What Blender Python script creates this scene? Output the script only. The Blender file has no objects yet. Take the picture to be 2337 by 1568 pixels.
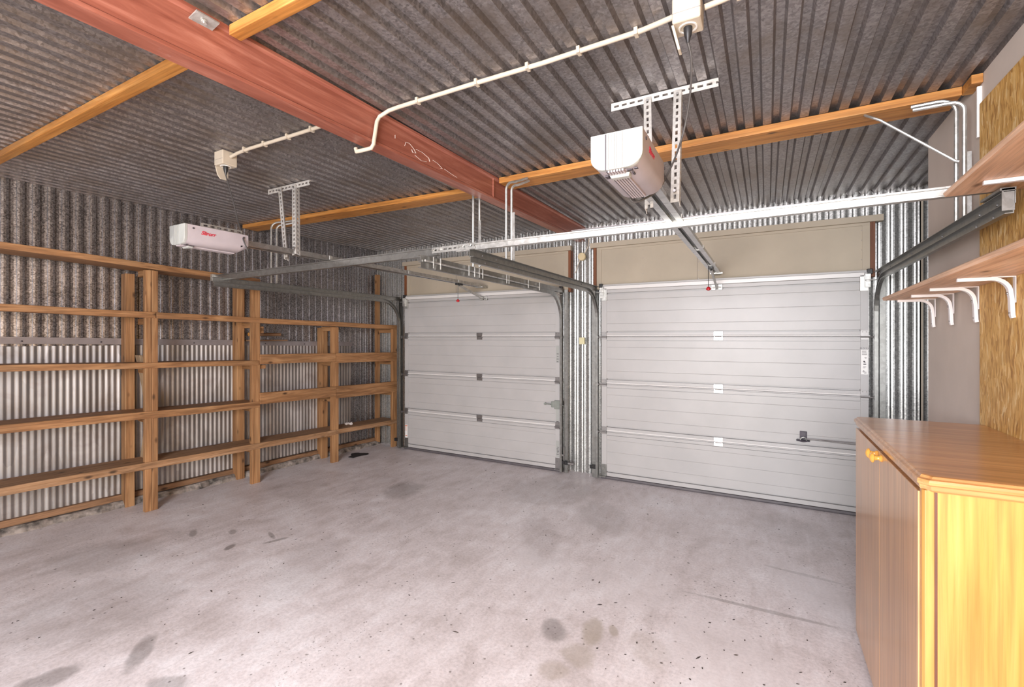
import bpy, bmesh, math, random
from mathutils import Vector, Matrix
R = random.Random(7)
SC = bpy.context.scene
COL = SC.collection
PI = math.pi

# ------------------------------------------------------------------ materials
def newmat(name):
    m = bpy.data.materials.new(name); m.use_nodes = True
    nt = m.node_tree
    return m, nt, nt.nodes['Principled BSDF']

def N(nt, t, **kw):
    n = nt.nodes.new(t)
    for k, v in kw.items():
        if k in n.inputs: n.inputs[k].default_value = v
        else: setattr(n, k, v)
    return n

def ramp(nt, fac, stops):
    r = nt.nodes.new('ShaderNodeValToRGB')
    el = r.color_ramp.elements
    while len(el) < len(stops): el.new(.5)
    for e, (p, c) in zip(el, stops):
        e.position = p
        e.color = (c[0], c[1], c[2], 1) if isinstance(c, (tuple, list)) else (c, c, c, 1)
    nt.links.new(fac, r.inputs[0])
    return r

def mixc(nt, fac, a, b, blend='MIX'):
    m = nt.nodes.new('ShaderNodeMix'); m.data_type = 'RGBA'; m.blend_type = blend
    for sock, v in ((m.inputs[0], fac), (m.inputs[6], a), (m.inputs[7], b)):
        if hasattr(v, 'links') or hasattr(v, 'is_linked'): nt.links.new(v, sock)
        elif isinstance(v, (tuple, list)): sock.default_value = (v[0], v[1], v[2], 1)
        else: sock.default_value = v
    return m.outputs[2]

def mth(nt, op, a, b=None, clamp=False):
    m = nt.nodes.new('ShaderNodeMath'); m.operation = op; m.use_clamp = clamp
    for i, v in enumerate((a, b)):
        if v is None: continue
        if hasattr(v, 'is_linked'): nt.links.new(v, m.inputs[i])
        else: m.inputs[i].default_value = v
    return m.outputs[0]

def coords(nt, scale=(1, 1, 1), rnd=True, rot=(0, 0, 0)):
    tc = nt.nodes.new('ShaderNodeTexCoord')
    out = tc.outputs['Object']
    if rnd:
        oi = nt.nodes.new('ShaderNodeObjectInfo')
        mu = nt.nodes.new('ShaderNodeVectorMath'); mu.operation = 'SCALE'
        cx = nt.nodes.new('ShaderNodeCombineXYZ')
        for i in range(3): nt.links.new(oi.outputs['Random'], cx.inputs[i])
        nt.links.new(cx.outputs[0], mu.inputs[0]); mu.inputs['Scale'].default_value = 13.7
        ad = nt.nodes.new('ShaderNodeVectorMath'); ad.operation = 'ADD'
        nt.links.new(out, ad.inputs[0]); nt.links.new(mu.outputs[0], ad.inputs[1]); out = ad.outputs[0]
    mp = nt.nodes.new('ShaderNodeMapping'); mp.inputs['Scale'].default_value = scale
    mp.inputs['Rotation'].default_value = rot
    nt.links.new(out, mp.inputs['Vector'])
    return mp.outputs[0]

def noise(nt, vec, scale, detail=4, rough=.55, dist=0):
    n = N(nt, 'ShaderNodeTexNoise', Scale=scale, Detail=detail, Roughness=rough, Distortion=dist)
    nt.links.new(vec, n.inputs['Vector']); return n.outputs['Fac']

def bump(nt, bs, h, strength=.2, dist=.01):
    b = N(nt, 'ShaderNodeBump', Strength=strength, Distance=dist)
    nt.links.new(h, b.inputs['Height']); nt.links.new(b.outputs[0], bs.inputs['Normal'])

def plain(name, c, rough=.5, metal=0, var=.06, scale=12, spec=.5, coat=0):
    m, nt, bs = newmat(name)
    v = coords(nt)
    f = noise(nt, v, scale, 5)
    lo = tuple(max(0, x * (1 - var * 2)) for x in c); hi = tuple(min(1, x * (1 + var)) for x in c)
    r = ramp(nt, f, [(.3, lo), (.65, hi)])
    nt.links.new(r.outputs[0], bs.inputs['Base Color'])
    bs.inputs['Roughness'].default_value = rough; bs.inputs['Metallic'].default_value = metal
    bs.inputs['Specular IOR Level'].default_value = spec
    bs.inputs['Coat Weight'].default_value = coat
    return m

def wood(name, dark, mid, light, axis, rough=.6, k=1.0, coat=0, knots=True, contrast=1.0):
    m, nt, bs = newmat(name)
    s = [22 * k, 22 * k, 22 * k]; s[axis] = 1.1 * k
    v = coords(nt, s)
    f = noise(nt, v, 1.0, 5, .6, 1.2)
    s2 = [90 * k, 90 * k, 90 * k]; s2[axis] = 2.5 * k
    v2 = coords(nt, s2)
    f2 = noise(nt, v2, 1.0, 3, .6, .3)
    r = ramp(nt, f, [(.5 - .22 / contrast, dark), (.5, mid), (.5 + .2 / contrast, light)])
    r2 = ramp(nt, f2, [(.35, .72), (.6, 1.0)])
    c = mixc(nt, 1.0, r.outputs[0], r2.outputs[0], 'MULTIPLY')
    v3 = coords(nt, (1.0, 1.0, 1.0))
    big = noise(nt, v3, 1.6, 2)
    rb = ramp(nt, big, [(.3, .78), (.7, 1.1)])
    c = mixc(nt, 1.0, c, rb.outputs[0], 'MULTIPLY')
    if knots:
        s4 = [9, 9, 9]; s4[axis] = 4.0
        v4 = coords(nt, s4)
        vo = N(nt, 'ShaderNodeTexVoronoi', Scale=1.0); nt.links.new(v4, vo.inputs['Vector'])
        kf = ramp(nt, vo.outputs['Distance'], [(.06, 1.0), (.15, 0.0)])
        c = mixc(nt, kf.outputs[0], c, tuple(x * .35 for x in dark))
    nt.links.new(c, bs.inputs['Base Color'])
    bs.inputs['Roughness'].default_value = rough
    bs.inputs['Coat Weight'].default_value = coat; bs.inputs['Coat Roughness'].default_value = .16
    bump(nt, bs, f2, .12, .003)
    return m

def galv(name, lo, hi, rough=.38, spangle=55, metal=.9, grime=None, rv=.16, stretch=(1, 1, 1), bmp=.05):
    m, nt, bs = newmat(name)
    v = coords(nt, stretch)
    vo = N(nt, 'ShaderNodeTexVoronoi', Scale=spangle); nt.links.new(v, vo.inputs['Vector'])
    se = nt.nodes.new('ShaderNodeSeparateColor'); nt.links.new(vo.outputs['Color'], se.inputs[0])
    n = noise(nt, v, spangle * .7, 6, .7, .8)
    big = noise(nt, coords(nt), 2.2, 4)
    f = mth(nt, 'ADD', mth(nt, 'MULTIPLY', se.outputs[0], .3), mth(nt, 'MULTIPLY', n, .7))
    f = mth(nt, 'ADD', f, mth(nt, 'MULTIPLY', mth(nt, 'SUBTRACT', big, .5), .35))
    r = ramp(nt, f, [(.3, lo), (.7, hi)])
    c = r.outputs[0]
    if grime:
        g = noise(nt, coords(nt, (1, 1, 1)), 3.0, 6, .65, .6)
        gr = ramp(nt, g, [(.46, 0.0), (.64, 1.0)])
        c = mixc(nt, mth(nt, 'MULTIPLY', gr.outputs[0], .7), c, grime)
    nt.links.new(c, bs.inputs['Base Color'])
    rr = ramp(nt, n, [(.3, rough - rv * .5), (.7, rough + rv)])
    nt.links.new(rr.outputs[0], bs.inputs['Roughness'])
    bs.inputs['Metallic'].default_value = metal
    bump(nt, bs, n, bmp, .004)
    return m

def mat_floor():
    m, nt, bs = newmat('weathered concrete')
    v = coords(nt, (1, 1, 1), False)
    b1 = noise(nt, v, .9, 6, .6, .5)
    b2 = noise(nt, v, 4.5, 6, .65, .8)
    b3 = noise(nt, v, 60, 4, .7)
    vs = coords(nt, (6, 1.6, 1), False, (0, 0, .5))
    b4 = noise(nt, vs, 2.0, 5, .6, .6)
    f = mth(nt, 'ADD', mth(nt, 'MULTIPLY', b1, .45), mth(nt, 'MULTIPLY', b2, .3))
    f = mth(nt, 'ADD', f, mth(nt, 'MULTIPLY', b4, .25))
    r = ramp(nt, f, [(.34, (.47, .415, .41)), (.5, (.68, .63, .645)), (.62, (.81, .785, .815))])
    fine = ramp(nt, b3, [(.3, .8), (.6, 1.04)])
    c = mixc(nt, 1.0, r.outputs[0], fine.outputs[0], 'MULTIPLY')
    # specks
    vo = N(nt, 'ShaderNodeTexVoronoi', Scale=14.0); nt.links.new(v, vo.inputs['Vector'])
    sp = ramp(nt, vo.outputs['Distance'], [(.05, 1.0), (.11, 0.0)])
    c = mixc(nt, mth(nt, 'MULTIPLY', sp.outputs[0], .7), c, (.1, .08, .075))
    vo2 = N(nt, 'ShaderNodeTexVoronoi', Scale=45.0); nt.links.new(v, vo2.inputs['Vector'])
    gate = ramp(nt, noise(nt, v, 2.2, 3), [(.5, 0.0), (.62, .6)])
    sp2 = ramp(nt, vo2.outputs['Distance'], [(.1, 1.0), (.2, 0.0)])
    c = mixc(nt, mth(nt, 'MULTIPLY', sp2.outputs[0], gate.outputs[0]), c, (.12, .1, .095))
    scr = ramp(nt, noise(nt, coords(nt, (34, 2.2, 1), False, (0, 0, .55)), 1.0, 6, .7, 1.0), [(.66, 0.0), (.74, .4)])
    c = mixc(nt, scr.outputs[0], c, (.78, .74, .74))
    # stains, plus painted left-foreground shade, each with its own outline: x, y, rx, ry, rotation, strength, colour
    sx = nt.nodes.new('ShaderNodeSeparateXYZ'); nt.links.new(v, sx.inputs[0])
    wob = mth(nt, 'MULTIPLY', mth(nt, 'SUBTRACT', noise(nt, v, 9, 4), .5), 1.5)
    oil_shade = (.1, .088, .082); tan = (.34, .29, .23); pale = (.68, .65, .67)
    st = STAINS_SHADE
    for (x, y, rx, ry, a, k, cname) in st:
        col = {'oil_shade': oil_shade, 'tan': tan, 'pale': pale}[cname]
        dx = mth(nt, 'SUBTRACT', sx.outputs[0], x); dy = mth(nt, 'SUBTRACT', sx.outputs[1], y)
        ca, sa = math.cos(a), math.sin(a)
        u = mth(nt, 'DIVIDE', mth(nt, 'ADD', mth(nt, 'MULTIPLY', dx, ca), mth(nt, 'MULTIPLY', dy, sa)), rx)
        w = mth(nt, 'DIVIDE', mth(nt, 'SUBTRACT', mth(nt, 'MULTIPLY', dy, ca), mth(nt, 'MULTIPLY', dx, sa)), ry)
        d = mth(nt, 'ADD', mth(nt, 'MULTIPLY', u, u), mth(nt, 'MULTIPLY', w, w))
        d = mth(nt, 'ADD', d, wob)
        mr = nt.nodes.new('ShaderNodeMapRange'); mr.interpolation_type = 'SMOOTHSTEP'
        nt.links.new(d, mr.inputs[0])
        mr.inputs[1].default_value = .3; mr.inputs[2].default_value = 1.25
        mr.inputs[3].default_value = k * (.62 if cname == 'oil_shade' else .9); mr.inputs[4].default_value = 0
        c = mixc(nt, mr.outputs[0], c, col)
    nt.links.new(c, bs.inputs['Base Color'])
    rr = ramp(nt, b2, [(.3, .36), (.7, .58)])
    nt.links.new(rr.outputs[0], bs.inputs['Roughness'])
    bump(nt, bs, b3, .12, .004)
    return m

A = .5
STAINS_SHADE = [(-.993, 2.286, .075, .1, A, .8, 'oil_shade'), (-.81, 2.374, .06, .13, A - .3, .7, 'tan'), (-.714, 2.426, .025, .05, A, .6, 'tan'),
          (-.81, 2.16, .09, .1, A, .5, 'tan'), (-.881, 2.011, .08, .07, A, .4, 'tan'), (-.52, 2.374, .1, .17, A, .25, 'tan'),
          (-2.711, 1.139, .05, .16, A + .35, .8, 'oil_shade'), (-2.87, .851, .13, .08, A + .8, .8, 'oil_shade'), (-2.358, 1.099, .1, .06, A, .7, 'oil_shade'),
          (-3.256, 3.642, .2, .28, A, .6, 'oil_shade'), (-3.498, 2.036, .03, .06, A, 1.0, 'oil_shade'), (-3.296, 2.274, .025, .1, A - .9, .8, 'oil_shade'),
          (-3.413, 2.309, .02, .1, A + .7, .8, 'oil_shade'), (-4.0, 2.035, .03, .09, A + .6, .8, 'oil_shade'), (-3.75, 2.2, .03, .06, A + .6, .7, 'oil_shade'),
          (-1.233, 3.928, .22, .4, A, .3, 'oil_shade'), (-1.951, 4.325, .5, .45, A, .3, 'oil_shade'), (.154, 4.372, .25, .4, A, .2, 'oil_shade'),
          (-1.55, 3.3, .16, .5, A, .25, 'oil_shade'), (-2.757, 2.122, .25, .5, A, .2, 'oil_shade'), (-4.122, 1.521, .4, .3, A, .35, 'oil_shade'), (-3.4, 1.2, .5, .4, A, .3, 'oil_shade'),  # last two: broad ovals painting in the dimmer left foreground, with some dirt
          (-1.18, 2.786, .25, .35, A, .3, 'pale'), (-.188, 2.482, .3, .4, A, .45, 'pale'), (.238, 3.441, .2, .4, A, .5, 'pale'), (-.2, 1.95, .35, .3, A, .45, 'pale'),
          (-.75, 2.95, .3, .35, A, .35, 'pale'), (-3.65, 3.78, .1, .09, A, .6, 'pale'), (-3.0, 3.75, .18, .025, A, .6, 'pale'),
          (-1.086, 4.576, .04, .2, A, .6, 'pale'), (-.987, 4.702, .03, .18, A, .6, 'pale'), (-1.2, 4.5, .02, .2, A, .5, 'pale'), (-.503, 4.502, .04, .2, A + .3, .4, 'pale'),
          (-1.502, 2.953, .1, .2, A, .45, 'pale'), (-.03, 3.02, .42, .02, .02, .6, 'oil_shade'), (.2, 3.6, .25, .02, -.1, .35, 'oil_shade')]

def mat_osb():
    m, nt, bs = newmat('oriented strand board')
    v0 = coords(nt, (1, 1, 1), False)
    nz = N(nt, 'ShaderNodeTexNoise', Scale=9.0, Detail=2.0); nt.links.new(v0, nz.inputs['Vector'])
    add = nt.nodes.new('ShaderNodeVectorMath'); add.operation = 'MULTIPLY_ADD'
    nt.links.new(nz.outputs['Color'], add.inputs[0]); add.inputs[1].default_value = (.06, .06, .06); nt.links.new(v0, add.inputs[2])
    outs = []
    for rot, sc in ((.25, (1, 85, 17)), (-.3, (1, 100, 20))):
        mp = nt.nodes.new('ShaderNodeMapping'); mp.inputs['Scale'].default_value = sc; mp.inputs['Rotation'].default_value = (rot, 0, 0)
        nt.links.new(add.outputs[0], mp.inputs[0])
        vo = N(nt, 'ShaderNodeTexVoronoi', Scale=1.0); nt.links.new(mp.outputs[0], vo.inputs['Vector'])
        se = nt.nodes.new('ShaderNodeSeparateColor'); nt.links.new(vo.outputs['Color'], se.inputs[0])
        outs.append(se.outputs[0])
    f = mth(nt, 'ADD', mth(nt, 'MULTIPLY', outs[0], .5), mth(nt, 'MULTIPLY', outs[1], .5))
    r = ramp(nt, f, [(.12, (.4, .2, .05)), (.4, (.6, .335, .09)), (.7, (.72, .44, .145)), (.95, (.82, .6, .3))])
    fib = noise(nt, coords(nt, (1, 200, 16), False), 1.0, 3)
    fr = ramp(nt, fib, [(.3, .75), (.65, 1.08)])
    c = mixc(nt, 1.0, r.outputs[0], fr.outputs[0], 'MULTIPLY')
    nt.links.new(c, bs.inputs['Base Color']); bs.inputs['Roughness'].default_value = .6
    bump(nt, bs, f, .25, .004)
    return m

def mat_beam():
    m, nt, bs = newmat('red oxide paint')
    v = coords(nt, (9, .8, 14), False)
    f = noise(nt, v, 1.5, 6, .65, 1.4)
    r = ramp(nt, f, [(.3, (.2, .058, .038)), (.52, (.3, .102, .069)), (.74, (.44, .19, .14))])
    w = noise(nt, coords(nt, (3, 1.2, 8), False), 2.4, 8, .75, 1.8)
    wr = ramp(nt, w, [(.66, 0.0), (.76, .45)])
    c = mixc(nt, wr.outputs[0], r.outputs[0], (.6, .42, .38))
    nt.links.new(c, bs.inputs['Base Color']); bs.inputs['Roughness'].default_value = .38
    return m

def mat_plaster(name='plasterboard', c=(.6, .52, .46)):
    m, nt, bs = newmat(name)
    f = noise(nt, coords(nt), 2.2, 5)
    r = ramp(nt, f, [(.3, tuple(x * .92 for x in c)), (.7, tuple(min(1, x * 1.06) for x in c))])
    f2 = noise(nt, coords(nt, (1, 1, .6)), 26, 6, .8, 2.0)
    g = ramp(nt, f2, [(.72, 0.0), (.76, .6)])
    cc = mixc(nt, g.outputs[0], r.outputs[0], (.75, .72, .68))
    nt.links.new(cc, bs.inputs['Base Color']); bs.inputs['Roughness'].default_value = .75
    return m

M = dict(
    floor=mat_floor(), osb=mat_osb(), beam=mat_beam(), plaster=mat_plaster(),
    header=mat_plaster('beige fibre sheet', (.42, .365, .29)),
    ceil=galv('dull corrugated roofing', (.2, .185, .187), (.42, .392, .4), .37, 90, .75, (.25, .21, .185), .14, (1, 1, 1), .03),
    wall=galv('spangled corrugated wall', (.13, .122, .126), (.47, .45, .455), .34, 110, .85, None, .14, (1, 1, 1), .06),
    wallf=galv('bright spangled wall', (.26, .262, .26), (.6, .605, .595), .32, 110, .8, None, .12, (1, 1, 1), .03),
    lining=galv('bright fluted sheet', (.24, .225, .22), (.42, .40, .40), .48, 12, .6, (.24, .21, .2), .12, (1, 1, .15), .02),
    track=galv('zinc track steel', (.25, .25, .24), (.33, .33, .32), .36, 40, .85, None, .08),
    zinc=galv('bright zinc steel', (.42, .42, .405), (.62, .62, .605), .42, 40, .8, None, .1),
    perf=galv('pale slotted steel', (.5, .49, .475), (.66, .65, .63), .45, 60, .35, None, .08),
    rail=galv('rail steel', (.42, .42, .42), (.62, .62, .62), .3, 30, .95, None, .08),
    flash=plain('grey flashing', (.33, .3, .31), .4, .4),
    hinge=plain('dull hinge steel', (.3, .29, .29), .42, .85),
    lock=plain('grey painted lock', (.24, .26, .24), .5, .2),
    timber_y=wood('aged pine along', (.19, .085, .032), (.34, .17, .072), (.47, .265, .125), 1, .62),
    timber_x=wood('aged pine across', (.19, .085, .032), (.34, .17, .072), (.47, .265, .125), 0, .62),
    timber_z=wood('aged pine upright', (.21, .093, .034), (.37, .187, .08), (.5, .29, .138), 2, .62),
    plank=wood('grey worn plank', (.2, .105, .05), (.36, .2, .1), (.46, .29, .17), 1, .7),
    joist=wood('orange pine joist', (.33, .125, .024), (.53, .225, .05), (.64, .32, .095), 0, .5),
    kerbwood=wood('dirty bottom plate', (.15, .075, .04), (.27, .15, .08), (.36, .2, .11), 1, .75),
    stud=wood('dark red stud', (.12, .035, .012), (.22, .075, .028), (.3, .11, .045), 2, .6, knots=False),
    shelf=wood('pinkish shelf veneer', (.62, .35, .21), (.74, .46, .3), (.8, .54, .37), 1, .5),
    cab_y=wood('varnished top', (.42, .185, .06), (.55, .265, .095), (.64, .34, .14), 0, .3, .8, .4, False),
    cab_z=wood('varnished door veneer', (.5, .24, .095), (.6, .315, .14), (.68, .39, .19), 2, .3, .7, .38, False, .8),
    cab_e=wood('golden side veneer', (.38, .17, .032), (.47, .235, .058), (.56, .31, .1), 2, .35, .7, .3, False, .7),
    knob=plain('golden turned wood', (.72, .36, .07), .22, 0, .1, 20, .5, .5),
    inlay=plain('dark inlay', (.1, .035, .02), .5),
    door=plain('off white door paint', (.42, .412, .414), .4, 0, .03, 3),
    doorbar=plain('white door rail', (.68, .67, .668), .3, 0, .02, 3),
    white=plain('white plastic', (.78, .77, .76), .4, 0, .02),
    bracket=plain('white enamel', (.78, .73, .73), .3, 0, .03),
    cream=plain('cream plastic', (.52, .455, .37), .45, 0, .03),
    grey=plain('lilac grey plastic', (.41, .37, .4), .45, 0, .03),
    cap=plain('pale cap plastic', (.35, .36, .35), .4, 0, .02),
    yellow=plain('yellowed plastic', (.62, .58, .36), .5, 0, .04),
    disc=plain('yellowed cream disc', (.66, .55, .34), .5, 0, .04),
    black=plain('black plastic', (.02, .02, .022), .4, 0, .1),
    dark=plain('dark plate', (.07, .06, .08), .45, 0, .1),
    rubber=plain('grey rubber', (.1, .09, .1), .6, 0, .12, 8),
    cable=plain('dark grey cable', (.06, .055, .055), .45),
    red=plain('red plastic', (.5, .012, .02), .35),
    logo=plain('red print', (.5, .03, .06), .5),
    ink=plain('dark print', (.06, .05, .06), .6),
    orange=plain('orange print', (.62, .16, .06), .6),
    chalk=plain('chalk', (.75, .66, .62), .8),
    concrete=plain('rough concrete edging', (.25, .22, .2), .85, 0, .42, 16),
    leaf=plain('dark leaf crumbs', (.045, .035, .03), .8, 0, .3),
    scrap=plain('black sheet scrap', (.03, .028, .03), .6),
    paper=plain('white paper', (.75, .7, .68), .8),
    ply=wood('plywood strip', (.3, .2, .12), (.45, .32, .2), (.55, .4, .26), 2, .7, 1, 0, False),
)

# ------------------------------------------------------------------ mesh builder
KL = .0668; LL = math.hypot(1, KL)
def LW(p):                                  # left wall frame (s from the front corner, n into the room, z)
    s, n, z = p
    return (-5.06 + (-KL * s + n) / LL, 5.1 + (-s - KL * n) / LL, z)

class MB:
    def __init__(s, T=None): s.v = []; s.f = []; s.T = T
    def pt(s, p):
        p = s.T(p) if s.T else p
        s.v.append(tuple(p)); return len(s.v) - 1
    def box(s, a, b):
        x0, y0, z0 = a; x1, y1, z1 = b
        return s.hexa([(x0, y0, z0), (x1, y0, z0), (x1, y1, z0), (x0, y1, z0), (x0, y0, z1), (x1, y0, z1), (x1, y1, z1), (x0, y1, z1)])
    def hexa(s, c):
        i = [s.pt(p) for p in c]
        for q in ((3, 2, 1, 0), (4, 5, 6, 7), (0, 1, 5, 4), (1, 2, 6, 5), (2, 3, 7, 6), (3, 0, 4, 7)): s.f.append([i[k] for k in q])
        return s
    def prism(s, poly, ax, a, b):           # closed 2D polygon extruded along axis ax from a to b
        def P(u, v, w): return [(w, u, v), (u, w, v), (u, v, w)][ax]
        n = len(poly)
        i0 = [s.pt(P(u, v, a)) for u, v in poly]; i1 = [s.pt(P(u, v, b)) for u, v in poly]
        for k in range(n): s.f.append([i0[k], i0[(k + 1) % n], i1[(k + 1) % n], i1[k]])
        s.f.append(i0[::-1]); s.f.append(i1)
        return s
    def sweep(s, rings, cap=True):
        idx = [[s.pt(p) for p in r] for r in rings]
        n = len(idx[0])
        for a, b in zip(idx, idx[1:]):
            for k in range(n): s.f.append([a[k], a[(k + 1) % n], b[(k + 1) % n], b[k]])
        if cap: s.f.append(idx[0][::-1]); s.f.append(idx[-1])
        return s
    def tube(s, path, r, n=10, rr=None):
        P = [Vector(p) for p in path]; rings = []
        up = None
        for i, p in enumerate(P):
            t = (P[min(i + 1, len(P) - 1)] - P[max(i - 1, 0)]).normalized()
            if up is None:
                up = Vector((0, 0, 1)) if abs(t.z) < .9 else Vector((1, 0, 0))
            a = t.cross(up).normalized(); b = a.cross(t).normalized(); up = b
            q = rr[i] if rr else r
            rings.append([p + (a * math.cos(2 * PI * k / n) + b * math.sin(2 * PI * k / n)) * q for k in range(n)])
        return s.sweep(rings)
    def lathe(s, c, axis, prof, n=20):
        c = Vector(c); ax = Vector(axis).normalized()
        a = ax.orthogonal().normalized(); b = ax.cross(a)
        return s.sweep([[c + ax * h + (a * math.cos(2 * PI * k / n) + b * math.sin(2 * PI * k / n)) * max(r, 1e-4) for k in range(n)] for r, h in prof])
    def build(s, name, mat, parent=None, bevel=0, smooth=False, label=None):
        me = bpy.data.meshes.new(name)
        off = Vector(parent_loc(parent))
        me.from_pydata([tuple(Vector(v) - off) for v in s.v], [], s.f)
        bm = bmesh.new(); bm.from_mesh(me)
        bmesh.ops.recalc_face_normals(bm, faces=bm.faces)
        if bevel:
            bmesh.ops.bevel(bm, geom=[e for e in bm.edges if e.is_manifold and e.calc_face_angle(0) > .5], offset=bevel, segments=2, profile=.5, affect='EDGES', clamp_overlap=True)
        bm.to_mesh(me); bm.free()
        if smooth:
            me.polygons.foreach_set('use_smooth', [True] * len(me.polygons))
            try: me.set_sharp_from_angle(angle=math.radians(40))
            except Exception: pass
        me.materials.append(M[mat] if isinstance(mat, str) else mat)
        o = bpy.data.objects.new(name, me); COL.objects.link(o)
        if parent: o.parent = parent
        if label: o['label'] = label
        return o

def each(name, mat, parent, mbs, smooth=False, bevel=0):
    for q in mbs: q.build(name, mat, parent, bevel, smooth)
def pin(c, axis, prof, n=8):
    return MB().lathe(c, axis, prof, n)
def parent_loc(p):
    v = Vector((0, 0, 0))
    while p is not None: v += p.location; p = p.parent
    return v
def tag(o, label, cat, group=None, kind=None):
    o['label'] = label; o['category'] = cat
    if group: o['group'] = group
    if kind: o['kind'] = kind
    return o
def thing(name, label, cat, loc, group=None, kind=None):
    o = bpy.data.objects.new(name, None); COL.objects.link(o); o.location = loc
    o.empty_display_size = .1
    return tag(o, label, cat, group, kind)
def text(name, s, size, Mx, mat, parent, shear=0, bold=0):
    cu = bpy.data.curves.new(name, 'FONT'); cu.body = s; cu.size = size; cu.extrude = .0006; cu.shear = shear; cu.offset = bold
    cu.align_x = 'CENTER'; cu.align_y = 'CENTER'
    t = bpy.data.objects.new(name, cu); COL.objects.link(t)
    dg = bpy.context.evaluated_depsgraph_get(); dg.update()
    me = bpy.data.meshes.new_from_object(t.evaluated_get(dg)); bpy.data.objects.remove(t)
    me.transform(Matrix.Translation(-parent_loc(parent)) @ Mx)
    me.materials.clear(); me.materials.append(M[mat])
    o = bpy.data.objects.new(name, me); COL.objects.link(o); o.parent = parent
    return o

def corr(pitch, depth, u0, u1, phase=0, tip=.14, sub=2):
    """folded corrugation polyline (u, d): straight flanks with softly rounded crests and valleys"""
    t = pitch * tip / 2; h = pitch / 2; e = depth * .10; out = []
    u = u0 + phase - pitch
    while u < u1 + pitch:
        out += [(u - t, e), (u - t * .35, 0), (u + t * .35, 0), (u + t, e), (u + h - t, depth - e), (u + h - t * .35, depth), (u + h + t * .35, depth), (u + h + t, depth - e)]
        u += pitch
    return [(min(max(a, u0), u1), d) for a, d in out if u0 - .01 <= a <= u1 + .01]
def corr_box(pitch, depth, flat, u0, u1, phase=0, fk=.11):
    """square ribbed profile: proud flats of width 'flat', steep flanks, recessed flats"""
    fl = pitch * fk; out = []; u = u0 + phase - pitch
    while u < u1 + pitch:
        out += [(u, 0), (u + flat, 0), (u + flat + fl, depth), (u + pitch - fl, depth)]
        u += pitch
    return [(min(max(a, u0), u1), d) for a, d in out if u0 - .02 <= a <= u1 + .02]
def sheet(mb, prof, fn, thick):
    """prof polyline -> fn(u, d, end) gives 3D point; a sheet with thickness"""
    n = len(prof)
    F = [[mb.pt(fn(u, d, e)) for u, d in prof] for e in (0, 1)]
    B = [[mb.pt(fn(u, d + thick, e)) for u, d in prof] for e in (0, 1)]
    for k in range(n - 1):
        mb.f.append([F[0][k], F[0][k + 1], F[1][k + 1], F[1][k]])
        mb.f.append([B[0][k + 1], B[0][k], B[1][k], B[1][k + 1]])
    for e in (0, 1):
        for k in range(n - 1): mb.f.append([F[e][k], F[e][k + 1], B[e][k + 1], B[e][k]])
    return mb

ZC = 2.82; YW = 5.10; XR = .895; YB = -2.2

# ------------------------------------------------------------------ setting
m = MB(); m.box((-6.1, YB - .1, -.1), (1.5, YW + .15, 0))
tag(m.build('floor', 'floor'), 'bare stained grey concrete garage floor', 'floor', kind='structure')
m = MB(); sheet(m, corr_box(.093, .026, .043, -5.9, 1.45, .02), lambda u, d, e: (u, YB - .1 if e == 0 else YW + .12, ZC + d), .004)
tag(m.build('ceiling', 'ceil'), 'dull grey corrugated metal roof sheeting overhead', 'ceiling', kind='structure')
m = MB(); sheet(m, corr(.0885, .024, -5.12, 1.45, .06, .4), lambda u, d, e: (u, YW + d, 0 if e == 0 else ZC + .03), .004)
tag(m.build('wall_front', 'wallf'), 'spangled corrugated metal wall around the two garage doors', 'wall', kind='structure')
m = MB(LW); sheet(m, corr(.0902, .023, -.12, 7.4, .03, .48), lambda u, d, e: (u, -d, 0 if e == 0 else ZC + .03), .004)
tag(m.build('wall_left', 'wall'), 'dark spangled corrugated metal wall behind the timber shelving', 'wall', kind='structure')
m = MB(); m.box((XR + .012, YB, 0), (XR + .03, 3.905, ZC))
tag(m.build('wall_right', 'plaster'), 'pinkish beige plasterboard wall beside the wooden cabinet', 'wall', kind='structure')
m = MB(); sheet(m, corr(.0885, .026, 3.6, YW + .02, .02), lambda u, d, e: (1.3 + d, u, 0 if e == 0 else ZC), .004)
tag(m.build('wall_recess', 'wall'), 'corrugated side wall recessed behind the plasterboard edge', 'wall', kind='structure')
m = MB()                                    # back wall with the wide doorway the daylight comes through
for a, b, zz in ((-5.9, -1.8, 0), (.8, 1.45, 0), (-1.8, .8, 2.72)):
    sheet(m, corr(.0885, .026, a, b, .02), lambda u, d, e: (u, YB - d, zz if e == 0 else ZC + .03), .004)
tag(m.build('wall_back', 'wall'), 'corrugated metal back wall with a wide doorway', 'wall', kind='structure')
# concrete edging along the left wall
m = MB(LW); rings = []
for i in range(60):
    s_ = .02 + i * .1; h = .045 + .016 * R.random(); d = .085 + .045 * R.random()
    rings.append([(s_, .0, 0), (s_, d, 0), (s_, d - .02 * R.random(), h * .6), (s_, d * .7, h), (s_, .0, h)])
m.sweep(rings)
tag(m.build('trim_1', 'concrete'), 'rough whitish concrete edging along the foot of the left wall', 'edging', kind='structure')
m = MB(); m.box((1.128, YW - .03, 0), (1.146, YW - .004, 2.72)); m.box((1.128, YW - .03, 0), (1.131, YW - .004, 2.72))
tag(m.build('trim_2', 'cream'), 'narrow pale vertical corner strip right of the right garage door', 'trim', kind='structure')

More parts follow.
